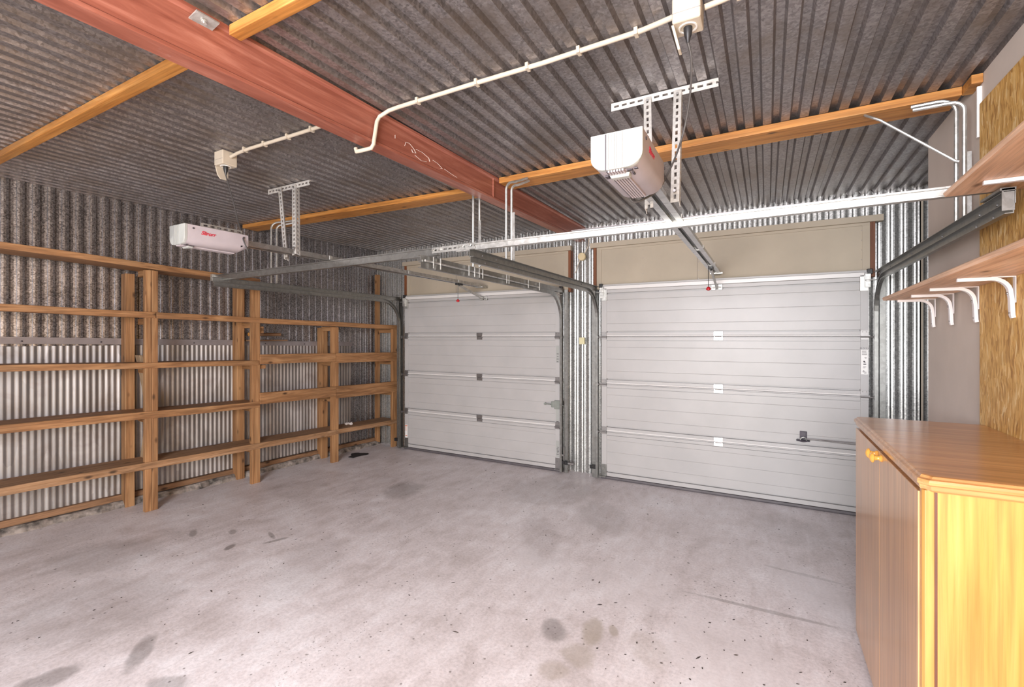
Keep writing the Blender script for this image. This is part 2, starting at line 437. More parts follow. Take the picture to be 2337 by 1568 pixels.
# lower fluted lining + flashing on left wall
t = thing('corrugated_panel', 'bright finely fluted metal sheet lining the lower left wall under a grey flashing', 'metal sheet', LW((2.6, .02, 0)))
pr = []
for k in range(int(5.5 / .0436 * 8)):
    u = .49 + k * .0436 / 8; pr.append((u, -.004 * (1 + math.cos(2 * PI * k / 8))))
m = MB(LW); sheet(m, pr, lambda u, d, e: (u, .012 - d - .002 * 0, .11 if e == 0 else 1.482), -.002)
m.build('fluted_sheet', 'lining', t)
m = MB(LW)
def railz(s): return 1.435 + .0208 * (s - .486)
a, b = .47, 5.9
m.hexa([(a, .0, railz(a)), (b, .0, railz(b)), (b, .03, railz(b)), (a, .03, railz(a)), (a, .0, railz(a) + .05), (b, .0, railz(b) + .05), (b, .026, railz(b) + .046), (a, .026, railz(a) + .046)])
m.hexa([(a, .0, railz(a) + .046), (b, .0, railz(b) + .046), (b, .036, railz(b) + .046), (a, .036, railz(a) + .046), (a, .0, railz(a) + .056), (b, .0, railz(b) + .056), (b, .036, railz(b) + .056), (a, .036, railz(a) + .056)])
m.build('flashing', 'flash', t)
each('screw', 'ink', t, [MB(LW).lathe((s_, .029, railz(s_) + .022), (0, 1, 0), [(.007, 0), (.007, .003), (.003, .005)], 8) for s_ in (.75, 1.2, 1.7, 2.45, 3.2, 3.7)])

m = MB(LW)
def plz(s): return .043 + .0035 * s
m.hexa([(.03, .0, plz(0)), (5.9, .0, plz(5.9)), (5.9, .05, plz(5.9)), (.03, .05, plz(0)), (.03, .0, plz(0) + .05), (5.9, .0, plz(5.9) + .056), (5.9, .05, plz(5.9) + .056), (.03, .05, plz(0) + .05)])
tag(m.build('bottom_plate', 'kerbwood', bevel=.003), 'long dirty timber batten low along the left wall on the concrete edging', 'timber batten')

# ------------------------------------------------------------------ timber shelf rack on the left wall
rack = thing('timber_shelf_rack', 'rough timber shelf rack with five long shelves against the left wall', 'shelf', LW((2.9, .3, 0)))
NF = .42
def fpost(s0, s1, z1, z0=0, n0=None, n1=None, nm='front_post'):
    mm = MB(LW); mm.box((s0, n0 if n0 is not None else NF - .045, z0), (s1, n1 if n1 is not None else NF, z1)); mm.build(nm, 'timber_z', rack, .003)
fpost(2.958, 3.008, 2.155); fpost(2.909, 2.956, 2.155, n0=NF - .05, n1=NF - .002)
fpost(1.978, 2.068, 2.15)
fpost(.988, 1.082, 1.68)
fpost(.0, .088, 1.68)
for s0, s1, z1, n0, n1 in ((2.985, 3.056, 2.14, .03, .13), (1.99, 2.07, 2.12, .03, .13), (.936, 1.02, 1.68, .03, .13), (.02, .075, 2.47, .03, .085)):
    fpost(s0, s1, z1, 0, n0, n1, 'back_post')
fpost(4.62, 4.72, 2.16); fpost(4.62, 4.70, 2.16, 0, .03, .13, 'back_post')

def board(name, s0, s1, zt0, zt1, th, n0, n1, mat='timber_y', bv=.004):
    """board along the wall from s0 to s1, top heights zt0 / zt1"""
    mm = MB(LW)
    k = max(2, int(abs(s1 - s0) / .35)); rings = []
    for i in range(k + 1):
        f = i / k; s_ = s0 + (s1 - s0) * f; zt = zt0 + (zt1 - zt0) * f + (.0025 * math.sin(i * 1.7 + zt0 * 9) if 0 < i < k else 0)
        rings.append([(s_, n0, zt - th), (s_, n1, zt - th), (s_, n1, zt), (s_, n0, zt)])
    mm.sweep(rings)
    return mm.build(name, mat, rack, bv)
def lerpz(s, sa, za, sb, zb): return za + (zb - za) * (s - sa) / (sb - sa)
SE = 5.9
def brd(sa, za, sb, zb, s0, s1, th, n0, n1, mat='timber_y', nm='shelf_board'):
    board(nm, s0, s1, lerpz(s0, sa, za, sb, zb), lerpz(s1, sa, za, sb, zb), th, n0, n1, mat)
NB = .43
brd(3.89, 2.253, 2.454, 2.198, 1.98, SE, .05, NB - .30, NB)                 # top
brd(3.89, 1.80, .009, 1.727, 2.93, SE, .054, NB - .1, NB); brd(3.89, 1.80, .009, 1.727, .0, 2.925, .056, NB - .1, NB)
brd(3.89, 1.352, 3.015, 1.331, 1.995, SE, .05, NB - .3, NB, 'timber_y')
brd(3.89, .918, 1.993, .868, 1.985, SE, .064, NB - .3, NB, 'timber_y')
brd(3.89, .46, .009, .386, 1.03, SE, .062, NB - .31, NB, 'plank'); brd(3.89, .46, .009, .386, .0, 1.025, .055, NB - .31, NB, 'plank')
# fascia boards set on edge in front of the right-hand bays
brd(1.993, 1.372, .009, 1.342, 1.045, 1.99, .105, NB - .03, NB + .012, nm='fascia_board'); brd(1.993, 1.372, .009, 1.342, .0, 1.04, .122, NB - .035, NB + .006, nm='fascia_board')
brd(1.993, .961, .009, .929, 1.04, 1.99, .123, NB - .03, NB + .012, nm='fascia_board'); brd(1.993, .961, .009, .929, .0, 1.035, .15, NB - .035, NB + .006, nm='fascia_board')
# bearers between front and back posts
def bearer(s0, s1, z0, z1, n0=.04, n1=NF - .047):
    mm = MB(LW); mm.box((s0, n0, z0), (s1, n1, z1)); mm.build('bearer', 'timber_x', rack, .003)
for sc, zs in ((2.965, (2.168, 1.727, 1.283, .834, .384)), (2.02, (2.14, 1.711, 1.262, .810, .366)), (1.03, (1.69, 1.25, .80, .348)), (.05, (1.674, 1.222, .782, .336)), (4.67, (2.2, 1.76, 1.32, .87, .41))):
    for z in zs: bearer(sc - .045, sc - .002, z - .055, z, .13 if sc != .05 else .085)
mm = MB(LW); mm.box((1.928, NF - .15, 1.62), (1.972, NF - .02, 1.672)); mm.box((1.928, NF - .06, 1.60), (1.972, NF - .02, 1.66)); mm.build('block', 'timber_z', rack, .003)
mm = MB(LW); mm.box((1.90, NF - .16, 1.215), (1.976, NF - .03, 1.255)); mm.build('block', 'timber_y', rack, .003)

# odds and ends by the rack
t = thing('dowel_offcut', 'dark round timber stick lying on the grey flashing behind the second rack post', 'stick', LW((1.72, .1, 1.56)))
m = MB(LW)
m.tube([(1.56, .1, 1.588), (1.93, .1, 1.589)], .02, 10)
o = m.build('stick', 'kerbwood', t, smooth=True)
m = MB(LW); m.lathe((1.93, .1, 1.589), (1, 0, 0), [(.0195, 0), (.0195, .002)], 12); m.build('cut_end', 'joist', t, label='pale sawn end of the stick')
m = MB(LW); m.box((1.50, .06, railz(1.5) + .056), (1.96, .15, railz(1.96) + .062)); m.build('batten', 'kerbwood', t, .002)
m = MB(LW)
rg = []
for i in range(14):
    f = i / 13; z = .44 + f * .95; s_ = 2.93 - .03 * math.sin(f * PI * 1.1) + .03 * f; n = .17 + .04 * math.sin(f * PI)
    rg.append([(s_ - .012, n - .05, z), (s_ + .012, n - .05, z), (s_ + .012, n + .05, z), (s_ - .012, n + .05, z)])
m.sweep(rg)
tag(m.build('plywood_offcut', 'ply', bevel=.002), 'warped pale plywood strip standing beside the doubled rack post', 'plywood offcut')
m = MB(LW); m.hexa([(2.9, .2, .06), (2.906, .2, .06), (2.906, .225, .06), (2.9, .225, .06), (2.9, .19, .34), (2.91, .19, .34), (2.91, .235, .34), (2.9, .235, .34)])
tag(m.build('plastic_strip', 'white'), 'white plastic strip hanging below the bottom shelf behind the doubled post', 'plastic strip')
m = MB(LW)
for k in range(7):
    c = Vector((.70 + R.uniform(-.06, .05), .25 + R.uniform(-.05, .05), .412)); q = .012 + .012 * R.random()
    m.sweep([[c + Vector((math.cos(a * PI / 3) * q * w * R.uniform(.7, 1.2), math.sin(a * PI / 3) * q * w, h * q)) for a in range(6)] for w, h in ((.5, -.6), (1, -.1), (.8, .5), (.2, .9))])
tag(m.build('shell_fragments', 'paper', smooth=True), 'small heap of whitish crumbled fragments on the bottom shelf near the left garage door', 'debris', kind='stuff')
m = MB(); pts = []
for k in range(18):
    a = 2 * PI * k / 18; q = (.05 + .045 * math.sin(1.5 * a + .4) ** 2 + .02 * R.random())
    pts.append((-4.74 + q * math.cos(a) * 1.2, 4.43 + q * math.sin(a) * 1.5))
m.prism(pts, 2, .001, .007)
tag(m.build('sheet_scrap', 'scrap'), 'small ragged black scrap on the floor near the left wall', 'scrap')
m = MB()
for k in range(260):
    if k < 120: x, y = R.uniform(-4.6, .3), R.uniform(.9, 4.8)
    else: x, y = R.gauss(-.1, .5), R.gauss(2.2, .45)
    if x > .36 or y > 4.9: continue
    a = R.random() * PI; l = R.uniform(.003, .014) * (1.3 if R.random() < .15 else .6); w = R.uniform(.0015, .0045)
    m.prism([(x + l * math.cos(a), y + l * math.sin(a)), (x - w * math.sin(a), y + w * math.cos(a)), (x - l * math.cos(a), y - l * math.sin(a)), (x + w * math.sin(a), y - w * math.cos(a))], 2, .0005, .0025)
tag(m.build('leaf_crumbs', 'leaf'), 'scattered tiny dark leaf crumbs over the concrete floor', 'leaf litter', kind='stuff')

# ------------------------------------------------------------------ roof structure
def bx(Y): return -1.93 + .022 * (Y - .6)
def bz(Y): return 2.615 + .009 * (Y - .6)
beam = thing('steel_beam', 'thick red oxide painted steel beam crossing under the roof between the doors', 'beam', (bx(2), 2, 2.6))
m = MB()
def bring(Y):
    x = bx(Y); z = bz(Y); T = ZC - .003
    return [(x - .092, Y, z), (x, Y, z), (x, Y, z + .016), (x - .006, Y, z + .022), (x - .006, Y, T - .026), (x + .006, Y, T - .014), (x + .006, Y, T), (x - .092, Y, T), (x - .092, Y, T - .012), (x - .03, Y, T - .016), (x - .03, Y, z + .02), (x - .092, Y, z + .012)]
m.sweep([bring(YB + .02), bring(.6), bring(3.05), bring(YW - .01)])
m.build('channel', 'beam', beam)
m = MB(); Y = 3.13; x = bx(Y); m.box((x - .008, Y - .006, bz(Y) + .012), (x + .003, Y + .006, ZC - .025)); m.build('stiffener', 'beam', beam)
m = MB()
def pt(py, pz): return (bx(py) - .0045, py, pz)
for path in ([(2.06, 2.735), (2.06, 2.715)], [(2.14, 2.70), (2.15, 2.725), (2.18, 2.73), (2.22, 2.71), (2.24, 2.69), (2.21, 2.685), (2.2, 2.70)], [(2.24, 2.715), (2.30, 2.715), (2.36, 2.70), (2.37, 2.68)], [(2.40, 2.70), (2.45, 2.695), (2.5, 2.675), (2.48, 2.67)], [(2.52, 2.68), (2.6, 2.67), (2.66, 2.665)], [(2.23, 2.675), (2.29, 2.66), (2.34, 2.67)]):
    m.tube([pt(*p) for p in path], .0013, 5)
m.build('chalk_marking', 'chalk', beam, label='white chalk scribble on the beam web')
t = thing('fixing_plate', 'small square galvanised plate with a bolt on the upper edge of the red beam', 'metal plate', (bx(1.02), 1.02, 2.785))
m = MB(); x = bx(1.02); m.hexa([(x - .01, .965, 2.765), (x + .03, .975, 2.79), (x + .03, 1.06, 2.79), (x - .01, 1.05, 2.765), (x - .01, .965, 2.77), (x + .03, .975, 2.795), (x + .03, 1.06, 2.795), (x - .01, 1.05, 2.77)])
m.build('plate', 'zinc', t)
m = MB(); m.lathe((x + .011, 1.012, 2.777), (.5, 0, -.86), [(.011, 0), (.011, .004), (.006, .005), (.006, .014)], 8); m.build('bolt', 'zinc', t)

def joist(name, label, p0, p1, w, h, dx=0):
    """plank on flat below roof; front edge from p0 to p1"""
    (x0, y0), (x1, y1) = p0, p1
    o = MB(); z1 = ZC - .001; z0 = z1 - h
    o.hexa([(x0, y0, z0), (x1, y1, z0), (x1, y1 + w, z0), (x0 + dx, y0 + w, z0), (x0, y0, z1), (x1, y1, z1), (x1, y1 + w, z1), (x0 + dx, y0 + w, z1)])
    return tag(o.build(name, 'joist', bevel=.003), label, 'roof batten', 'timber roof battens')
joist('roof_batten', 'orange pine roof batten left of the red beam in the foreground', (-5.36, 1.105), (bx(1.1) - .094, 1.105), .055, .042)
joist('roof_batten', 'orange pine roof batten right of the red beam at the top of the picture', (bx(1.1) + .012, 1.105), (XR, 1.105), .05, .042)
joist('roof_batten', 'wide pine roof batten left of the red beam above the left garage door opener', (-5.16, 3.14), (bx(3.3) - .094, 3.28), .18, .042)
joist('roof_batten', 'wide pine roof batten from the red beam to the plasterboard wall', (bx(3.2) + .012, 3.19), (.862, 3.145), .19, .044)
m = MB(); m.box((.863, 3.03, ZC - .046), (XR + .011, 3.16, ZC - .002))
tag(m.build('timber_cleat', 'joist', bevel=.003), 'short pine block at the roof corner on the plasterboard wall', 'timber block')

# ------------------------------------------------------------------ garage doors, headers
def groove_profile(z0, z1, top=False):
    y0 = 5.0; P = [(y0, z0 + .003)]
    def v(z, w, d): P.extend([(y0, z - w), (y0 + d, z - w * .9), (y0 + d, z + w * .9), (y0, z + w)])
    h = z1 - z0
    v(z0 + .05, .008, .03)
    for q in (.14, .27, .4):
        P.extend([(y0, z0 + q - .0026), (y0 + .0026, z0 + q - .0004), (y0 + .0026, z0 + q + .0004), (y0, z0 + q + .0026)])
    if top:
        v(z1 - .1, .008, .03)
        P.extend([(y0, z1 - .06), (y0 - .014, z1 - .055), (y0 - .014, z1 - .02), (y0, z1 - .016), (y0, z1)])
    else:
        P.extend([(y0, z1 - .0475), (y0 + .013, z1 - .047), (y0 + .013, z1 - .042), (y0, z1 - .0415), (y0, z1 - .014), (y0 + .01, z1 - .012), (y0 + .01, z1 - .004)])
    P.extend([(y0 + .04, z1 - .002), (y0 + .04, z0 + .002)])
    return P
ZJ = [.03, .526, 1.047, 1.565, 2.135]
def garage_door(name, label, x0, x1, mid, lockside):
    d = thing(name, label, 'garage door', ((x0 + x1) / 2, 5.02, 0), kind='structure')
    for i in range(4):
        z0, z1 = ZJ[i], ZJ[i + 1]
        m = MB(); m.prism(groove_profile(z0, z1, i == 3), 0, x0, x1); p = m.build('panel', 'door', d)
        for a, b in ((x0 - .002, x0 + .055), (x1 - .055, x1 + .002)):
            m = MB(); m.box((a, 4.9935, z0 + .004), (b, 5.03, z1 - (.008 if i < 3 else .075))); m.build('end_cap', 'door', p, .0015)
        if i == 3:
            m = MB(); m.box((x0 + .03, 4.978, z1 - .056), (x1 - .03, 4.988, z1 - .02)); m.build('top_rail', 'doorbar', p, .002)
        if i < 3:
            m = MB(); m.tube([(x0 + .05, 5.0, z1 + .008), (x1 - .05, 5.0, z1 + .008)], .0085, 8); m.build('rail', 'doorbar', p, smooth=True)
            m = MB(); m.box((mid - .04, 4.992, z1 - .038), (mid + .04, 5.0, z1 - .003)); m.box((mid - .04, 4.986, z1 + .004), (mid + .04, 4.996, z1 + .046))
            m.lathe((mid - .03, 4.989, z1 - .002), (1, 0, 0), [(.006, 0), (.006, .06)], 8)
            for q in (-.027, .027):
                for zz in (-.02, .03): m.lathe((mid + q, 4.988, z1 + zz), (0, -1, 0), [(.005, 0), (.004, .004)], 6)
            m.build('hinge', 'rail' if mid > -1 else 'hinge', p)
            for sx, sg in ((x0, -1), (x1, 1)):
                e = sx - sg * .055
                m = MB(); m.box((min(e, sx), 4.988, z1 + .006), (max(e, sx), 4.997, z1 + .05))
                m.box((min(e, sx), 4.975, z1 - .03), (max(e, sx), 4.99, z1 - .012)); m.box((min(e, sx + sg * .01), 4.972, z1 - .012), (max(e, sx + sg * .01), 4.99, z1 + .008))
                m.tube([(e, 4.97, z1 - .006), (sx + sg * .05, 4.965, z1 - .006)], .006, 8); m.lathe((sx + sg * .035, 4.965, z1 - .006), (1, 0, 0), [(.02, 0), (.02, .012)], 12)
                for q in (.012, .04): m.lathe((sx - sg * q, 4.987, z1 + .038), (0, -1, 0), [(.005, 0), (.004, .004)], 6)
                m.build('roller_hinge', 'hinge', p)
    m = MB(); m.prism([(5.0, .03), (4.99, .028), (4.985, .012), (4.99, .001), (5.04, .001), (5.045, .012), (5.04, .03)], 0, x0 - .01, x1 + .01); m.build('rubber_seal', 'rubber', d)
    for sx, sg in ((x0, -1), (x1, 1)):
        e = sx - sg * .055
        m = MB(); m.box((min(e, sx), 4.99, .03), (max(e, sx), 4.997, .16)); m.box((min(e, sx + sg * .02), 4.95, .028), (max(e, sx + sg * .02), 4.998, .036))
        for zz in (.06, .12): m.lathe((sx - sg * .03, 4.99, zz), (0, -1, 0), [(.006, 0), (.005, .004)], 6)
        m.build('bottom_bracket', 'hinge' if sg > 0 else 'track', d)
        m = MB(); e2 = sx - sg * .06
        m.box((min(e2, sx), 4.978, 1.955), (max(e2, sx), 4.997, 2.09)); m.box((min(sx - sg * .028, sx + sg * .012), 4.955, 1.985), (max(sx - sg * .028, sx + sg * .012), 4.98, 2.10))
        m.box((min(sx - sg * .02, sx + sg * .004), 4.95, 2.03), (max(sx - sg * .02, sx + sg * .004), 4.957, 2.075))
        m.tube([(sx - sg * .03, 4.955, 2.045), (sx + sg * .05, 4.95, 2.045)], .006, 8); m.build('top_bracket', 'zinc', d, .0015)
        m = MB(); m.box((min(sx - sg * .01, sx + sg * .03), 4.985, 2.10), (max(sx - sg * .01, sx + sg * .03), 5.02, 2.145)); m.build('buffer', 'black', d, .004)
    return d
DL = garage_door('door_1', 'white sectional garage door on the left beside the timber rack', -4.43, -2.10, -3.2, 1)
DR = garage_door('door_2', 'white sectional garage door on the right behind the wooden cabinet', -1.60, .765, -.42, -1)
# left door lock
m = MB(); m.box((-2.165, 4.975, .725), (-2.085, 4.998, .825)); m.box((-2.205, 4.978, .742), (-2.16, 4.998, .81)); m.build('lock', 'lock', DL, .006)
m = MB(); m.tube([(-2.2, 4.97, .778), (-2.275, 4.965, .782)], .008, 8); m.lathe((-2.275, 4.96, .78), (0, 1, 0), [(.014, 0), (.014, .02)], 12)
m.tube([(-2.09, 4.975, .775), (-2.045, 4.972, .772)], .006, 6); m.build('lock_lever', 'lock', DL, smooth=True)
# stickers on left door stiles
m = MB(); m.box((-4.425, 4.9925, .16), (-4.385, 4.9936, .34)); s1 = m.build('safety_sticker', 'white', DL)
m = MB(); m.box((-4.425, 4.9915, .322), (-4.387, 4.9926, .332)); m.box((-4.413, 4.9915, .255), (-4.405, 4.9926, .322)); m.box((-4.42, 4.9915, .185), (-4.39, 4.9926, .195)); m.build('print', 'orange', s1)
m = MB(); m.box((-2.148, 4.9925, .17), (-2.108, 4.9936, .36)); m.box((-2.148, 4.9925, .53), (-2.11, 4.9936, .72)); m.box((-2.148, 4.9925, 1.26), (-2.108, 4.9936, 1.46)); s2 = m.build('safety_sticker', 'cap', DL)
m = MB(); m.box((-2.142, 4.9915, .575), (-2.112, 4.9926, .583))
for k in range(10): zz = .2 + k * .016 if k < 6 else 1.27 + (k - 6) * .03; m.box((-2.14 + R.random() * .01, 4.9915, zz), (-2.118 + R.random() * .008, 4.9926, zz + .006))
m.build('print', 'ink', s2)
# right door sticker, handle and rods
m = MB(); m.box((.714, 4.9925, 1.235), (.762, 4.9936, 1.447)); s3 = m.build('instruction_label', 'white', DR)
m = MB()
for zz, a, b in ((1.438, .72, .754), (1.43, .72, .75), (1.421, .72, .755), (1.411, .72, .755), (1.404, .72, .755), (1.381, .738, .753), (1.374, .742, .752), (1.34, .735, .745), (1.333, .73, .75), (1.323, .733, .75), (1.3, .728, .75), (1.292, .726, .744), (1.268, .728, .736), (1.262, .724, .74), (1.255, .726, .752), (1.247, .735, .752)):
    m.box((a, 4.9915, zz - .0016), (b, 4.9926, zz + .0016))
m.box((.73, 4.9915, 1.342), (.742, 4.9926, 1.352)); m.box((.73, 4.9915, 1.318), (.75, 4.9926, 1.325)); m.build('print', 'ink', s3)
text('stamp', 'M O Y 8', .018, Matrix.Translation((.738, 4.9930, 1.46)) @ Matrix.Rotation(PI / 2, 4, 'X'), 'ink', DR)
m = MB(); m.box((.262, 4.985, .632), (.318, 4.998, .702)); hd = m.build('latch_plate', 'dark', DR, .004)
m = MB(); m.box((.272, 4.982, .642), (.308, 4.986, .692)); m.build('latch_face', 'dark', hd, .003)
m = MB(); m.lathe((.286, 4.975, .628), (0, 0, -1), [(.05, 0), (.055, .006), (.035, .014), (.02, .02)], 14); m.box((.235, 4.97, .612), (.337, 4.985, .622)); m.build('latch_base', 'dark', hd, smooth=True)
m = MB(); m.tube([(.262, 4.955, .625), (.272, 4.95, .648), (.288, 4.948, .656), (.304, 4.95, .648), (.312, 4.955, .628)], .006, 8); m.build('latch_handle', 'zinc', hd, smooth=True)
m = MB(); m.tube([(.3, 4.968, .64), (.36, 4.965, .643), (.765, 4.975, .640)], .0035, 8); m.tube([(.3, 4.972, .628), (.36, 4.965, .637), (.765, 4.975, .622)], .0045, 8); m.build('latch_rod', 'hinge', DR, smooth=True)

def header(name, label, x0, x1, s0, s1, joints):
    t = thing(name, label, 'header panel', ((s0 + s1) / 2, 5.07, 2.1), group='beige header panels over the doors')
    m = MB(); m.box((s0, 5.05, 2.09), (s1, 5.075, 2.57)); sh = m.build('sheet', 'header', t)
    m = MB(); m.box((x0, 5.012, 2.555), (x1, 5.075, 2.61)); m.build('top_batten', 'header', t, .002)
    m = MB(); m.box((s0, 5.04, 2.53), (s1, 5.06, 2.555)); m.build('lower_batten', 'header', t, .002)
    for a, b in ((s0, s0 + .055), (s1 - .055, s1)):
        m = MB(); m.box((a, 5.042, 2.09), (b, 5.055, 2.532)); m.build('side_batten', 'header', t, .0015)
    for a, b in ((s0 - .034, s0 - .001), (s1 + .001, s1 + .034)):
        m = MB(); m.box((a, 5.03, 2.08), (b, 5.098, 2.555)); m.build('stud', 'stud', t, .002)
    for j in joints:
        m = MB(); m.box((j - .0012, 5.0488, 2.1), (j + .0012, 5.0502, 2.53)); m.build('joint', 'ink', t)
    each('nail', 'hinge', t, [pin((j + .012, 5.0505, 2.15 + k * .085), (0, -1, 0), [(.0045, 0), (.003, .002)], 6) for j in list(joints) + [s0 + .5, s1 - .07] for k in range(5)])
header('header_panel', 'beige sheet header panel over the left garage door', -4.5, -1.975, -4.44, -2.012, (-3.6,))
header('header_panel', 'beige sheet header panel over the right garage door', -1.745, .875, -1.675, .785, (-.62,))

# things on the pier between the doors
t = thing('junction_box', 'round cream junction cover with a thin cable on the metal pier between the doors', 'junction box', (-1.865, 5.09, 2.48))
m = MB(); m.lathe((-1.865, 5.104, 2.482), (0, -1, 0), [(.046, 0), (.046, .03), (.042, .036), (.0, .037)], 24); m.build('cover', 'disc', t, smooth=True)
m = MB(); m.tube([(-1.78, 5.085, 2.68), (-1.785, 5.083, 2.6), (-1.835, 5.085, 2.51)], .006, 8); m.tube([(-1.885, 5.085, 2.45), (-1.92, 5.085, 2.37), (-1.945, 5.088, 2.3)], .005, 8); m.build('cable', 'cream', t, smooth=True)
m = MB(); m.box((-1.893, 5.07, 1.475), (-1.83, 5.1, 1.555))
tag(m.build('wall_switch', 'yellow', bevel=.003), 'small square yellowed wall switch on the metal pier between the doors', 'switch')

# ------------------------------------------------------------------ tracks
def c_ring(x, d, y, z, ny, nz, w=.026, h=.042, tk=.003):
    """C channel cross-section: web at x, flanges to x + d*w; height h along (ny,nz)"""
    P = [(0, -h / 2), (w, -h / 2), (w, -h / 2 + tk), (tk, -h / 2 + tk), (tk, h / 2 - tk), (w, h / 2 - tk), (w, h / 2), (0, h / 2)]
    return [(x + d * a, y + ny * b, z + nz * b) for a, b in P]
def track(label, x, d, extra=None, loc=None, jamb=1):
    """x web position, d = +1 when the channel opens toward +X"""
    t = thing('door_track', label, 'door track', (x, 4.96, 0), group='galvanised door tracks')
    YT, ZH, Rr = 4.962, 2.05, .32
    rings = [c_ring(x, d, YT, .015, 1, 0), c_ring(x, d, YT, 1.0, 1, 0)]
    for k in range(11):
        a = k / 10 * PI / 2
        rings.append(c_ring(x, d, YT - Rr + Rr * math.cos(a), ZH - Rr + Rr * math.sin(a), math.cos(a), math.sin(a)))
    rings.append(c_ring(x, d, 2.475, ZH, 0, 1))
    m = MB(); m.sweep(rings); m.build('rail', 'track', t)
    m = MB()
    m.prism([(x - d * .004, 2.066), (x - d * .0, 2.066), (x - d * .0, 2.112), (x + d * .03, 2.112), (x + d * .03, 2.115), (x - d * .004, 2.115)], 1, 2.47, 4.985); m.build('angle', 'track', t)
    each('bolt', 'hinge', t, [pin((x, yy, 2.095), (d, 0, 0), [(.007, 0), (.006, .005)]) for yy in (2.62, 2.8, 3.3, 3.9, 4.5, 4.9)] + [pin((x + d * .003, yy, 2.05), (d, 0, 0), [(.007, 0), (.006, .004)]) for yy in (2.65, 2.83)])
    o = -d * .012
    m = MB(); m.box((min(x + o, x + o - d * .045), 4.985, 0.005), (max(x + o, x + o - d * .045), 4.989, 2.1)); m.box((min(x + o, x + o - d * .004), 4.985, .005), (max(x + o, x + o - d * .004), 5.06, 2.1)); m.build('jamb_angle', 'track', t)
    m = MB(); m.box((min(x, x - d * .07), 4.945, .105), (max(x, x - d * .07), 4.985, .145)); m.lathe((x - d * .04, 4.945, .125), (0, -1, 0), [(.012, 0), (.01, .008)], 8); m.build('floor_bracket', 'black', t, .006)
    return t
TL = track('galvanised door track left of the left garage door above the timber rack', -4.515, 1)
TM1 = track('galvanised door track right of the left garage door with rod and clips', -2.055, -1)
TM2 = track('galvanised door track left of the right garage door', -1.655, 1)
TR = track('galvanised door track right of the right garage door under the upper shelf', .825, -1)
# rod and clips in the right track of the left door
m = MB(); m.tube([(-2.04, 2.5, 2.078), (-2.04, 4.3, 2.066)], .008, 8); m.build('rod', 'zinc', TM1, smooth=True)
for yy in (2.58, 2.66, 3.02, 3.1, 3.17, 3.22, 3.62, 3.66, 4.05, 4.3):
    m = MB(); m.box((-2.036, yy, 2.035), (-2.028, yy + .006, 2.115)); m.build('clip', 'zinc', TM1)
m = MB(); m.box((-2.075, 4.987, .22), (-2.035, 4.95, .2)); m.tube([(-2.04, 4.975, .13), (-2.038, 4.97, .3)], .007, 8); m.lathe((-2.0, 4.97, .12), (1, 0, 0), [(.018, 0), (.018, .08)], 10); m.build('cable_fixing', 'hinge', TM1)
# end plate on the right track
m = MB(); m.box((.79, 2.47, 2.04), (.826, 2.474, 2.125)); m.box((.785, 2.47, 2.118), (.83, 2.66, 2.128)); m.build('end_plate', 'track', TR)

# hangers
def hanger(label, x, y, ztop, tip, strip=True, zb=2.085, off=(.035, 0)):
    t = thing('hanger_rod', label, 'hanger rod', (x, y, zb), group='galvanised rods holding up the door tracks')
    for k in (0, 1):
        ox, oy = off[0] * k, off[1] * k
        r = .05 + .02 * (1 - k)
        dx, dy = tip[0] - x, tip[1] - y; L = math.hypot(dx, dy); ux, uy = dx / L, dy / L
        zt = ztop - .03 * k
        path = [(x + ox, y + oy, zb), (x + ox, y + oy, (zb + zt) / 2)]
        for q in range(6):
            a = q / 5 * PI / 2
            path.append((x + ox + ux * r * (1 - math.cos(a)), y + oy + uy * r * (1 - math.cos(a)), zt - r + r * math.sin(a)))
        path.append((tip[0] + ox * .3, tip[1] + oy * .3, tip[2] - .02 * k))
        m = MB(); m.tube(path, .0095, 8); m.build('rod', 'zinc', t, smooth=True)
    if strip:
        m = MB(); m.box((x + off[0] + .012, y - .004, zb), (x + off[0] + .034, y + .0, zb + .36)); m.build('strip', 'zinc', t)
    return t
hanger('bent galvanised rods hanging the right door track beside the plasterboard wall', .83, 3.11, 2.752, (.66, 3.14, 2.757), True, 2.115, (.022, -.03))
hanger('bent galvanised rods hanging from the batten just right of the red beam', -1.70, 3.02, 2.72, (-1.60, 3.17, 2.765), True, 2.115, (.04, .01))
hanger('straight galvanised rods hanging just left of the red beam', -2.045, 3.10, 2.76, (-2.02, 3.29, 2.765), True, 2.115, (.04, .03))
hanger('bent galvanised rods hanging the far left door track near the timber rack', -4.50, 3.04, 2.745, (-4.30, 3.16, 2.765), False, 2.115, (.06, .02))
m = MB(); m.tube([(.47, 3.17, 2.772), (.485, 3.14, 2.748), (.53, 3.13, 2.715), (.82, 3.085, 2.43), (.833, 3.083, 2.425)], .0065, 8)
tag(m.build('stay_rod', 'zinc', smooth=True), 'thin diagonal steel stay rod from the roof batten to the right hanger', 'stay rod')
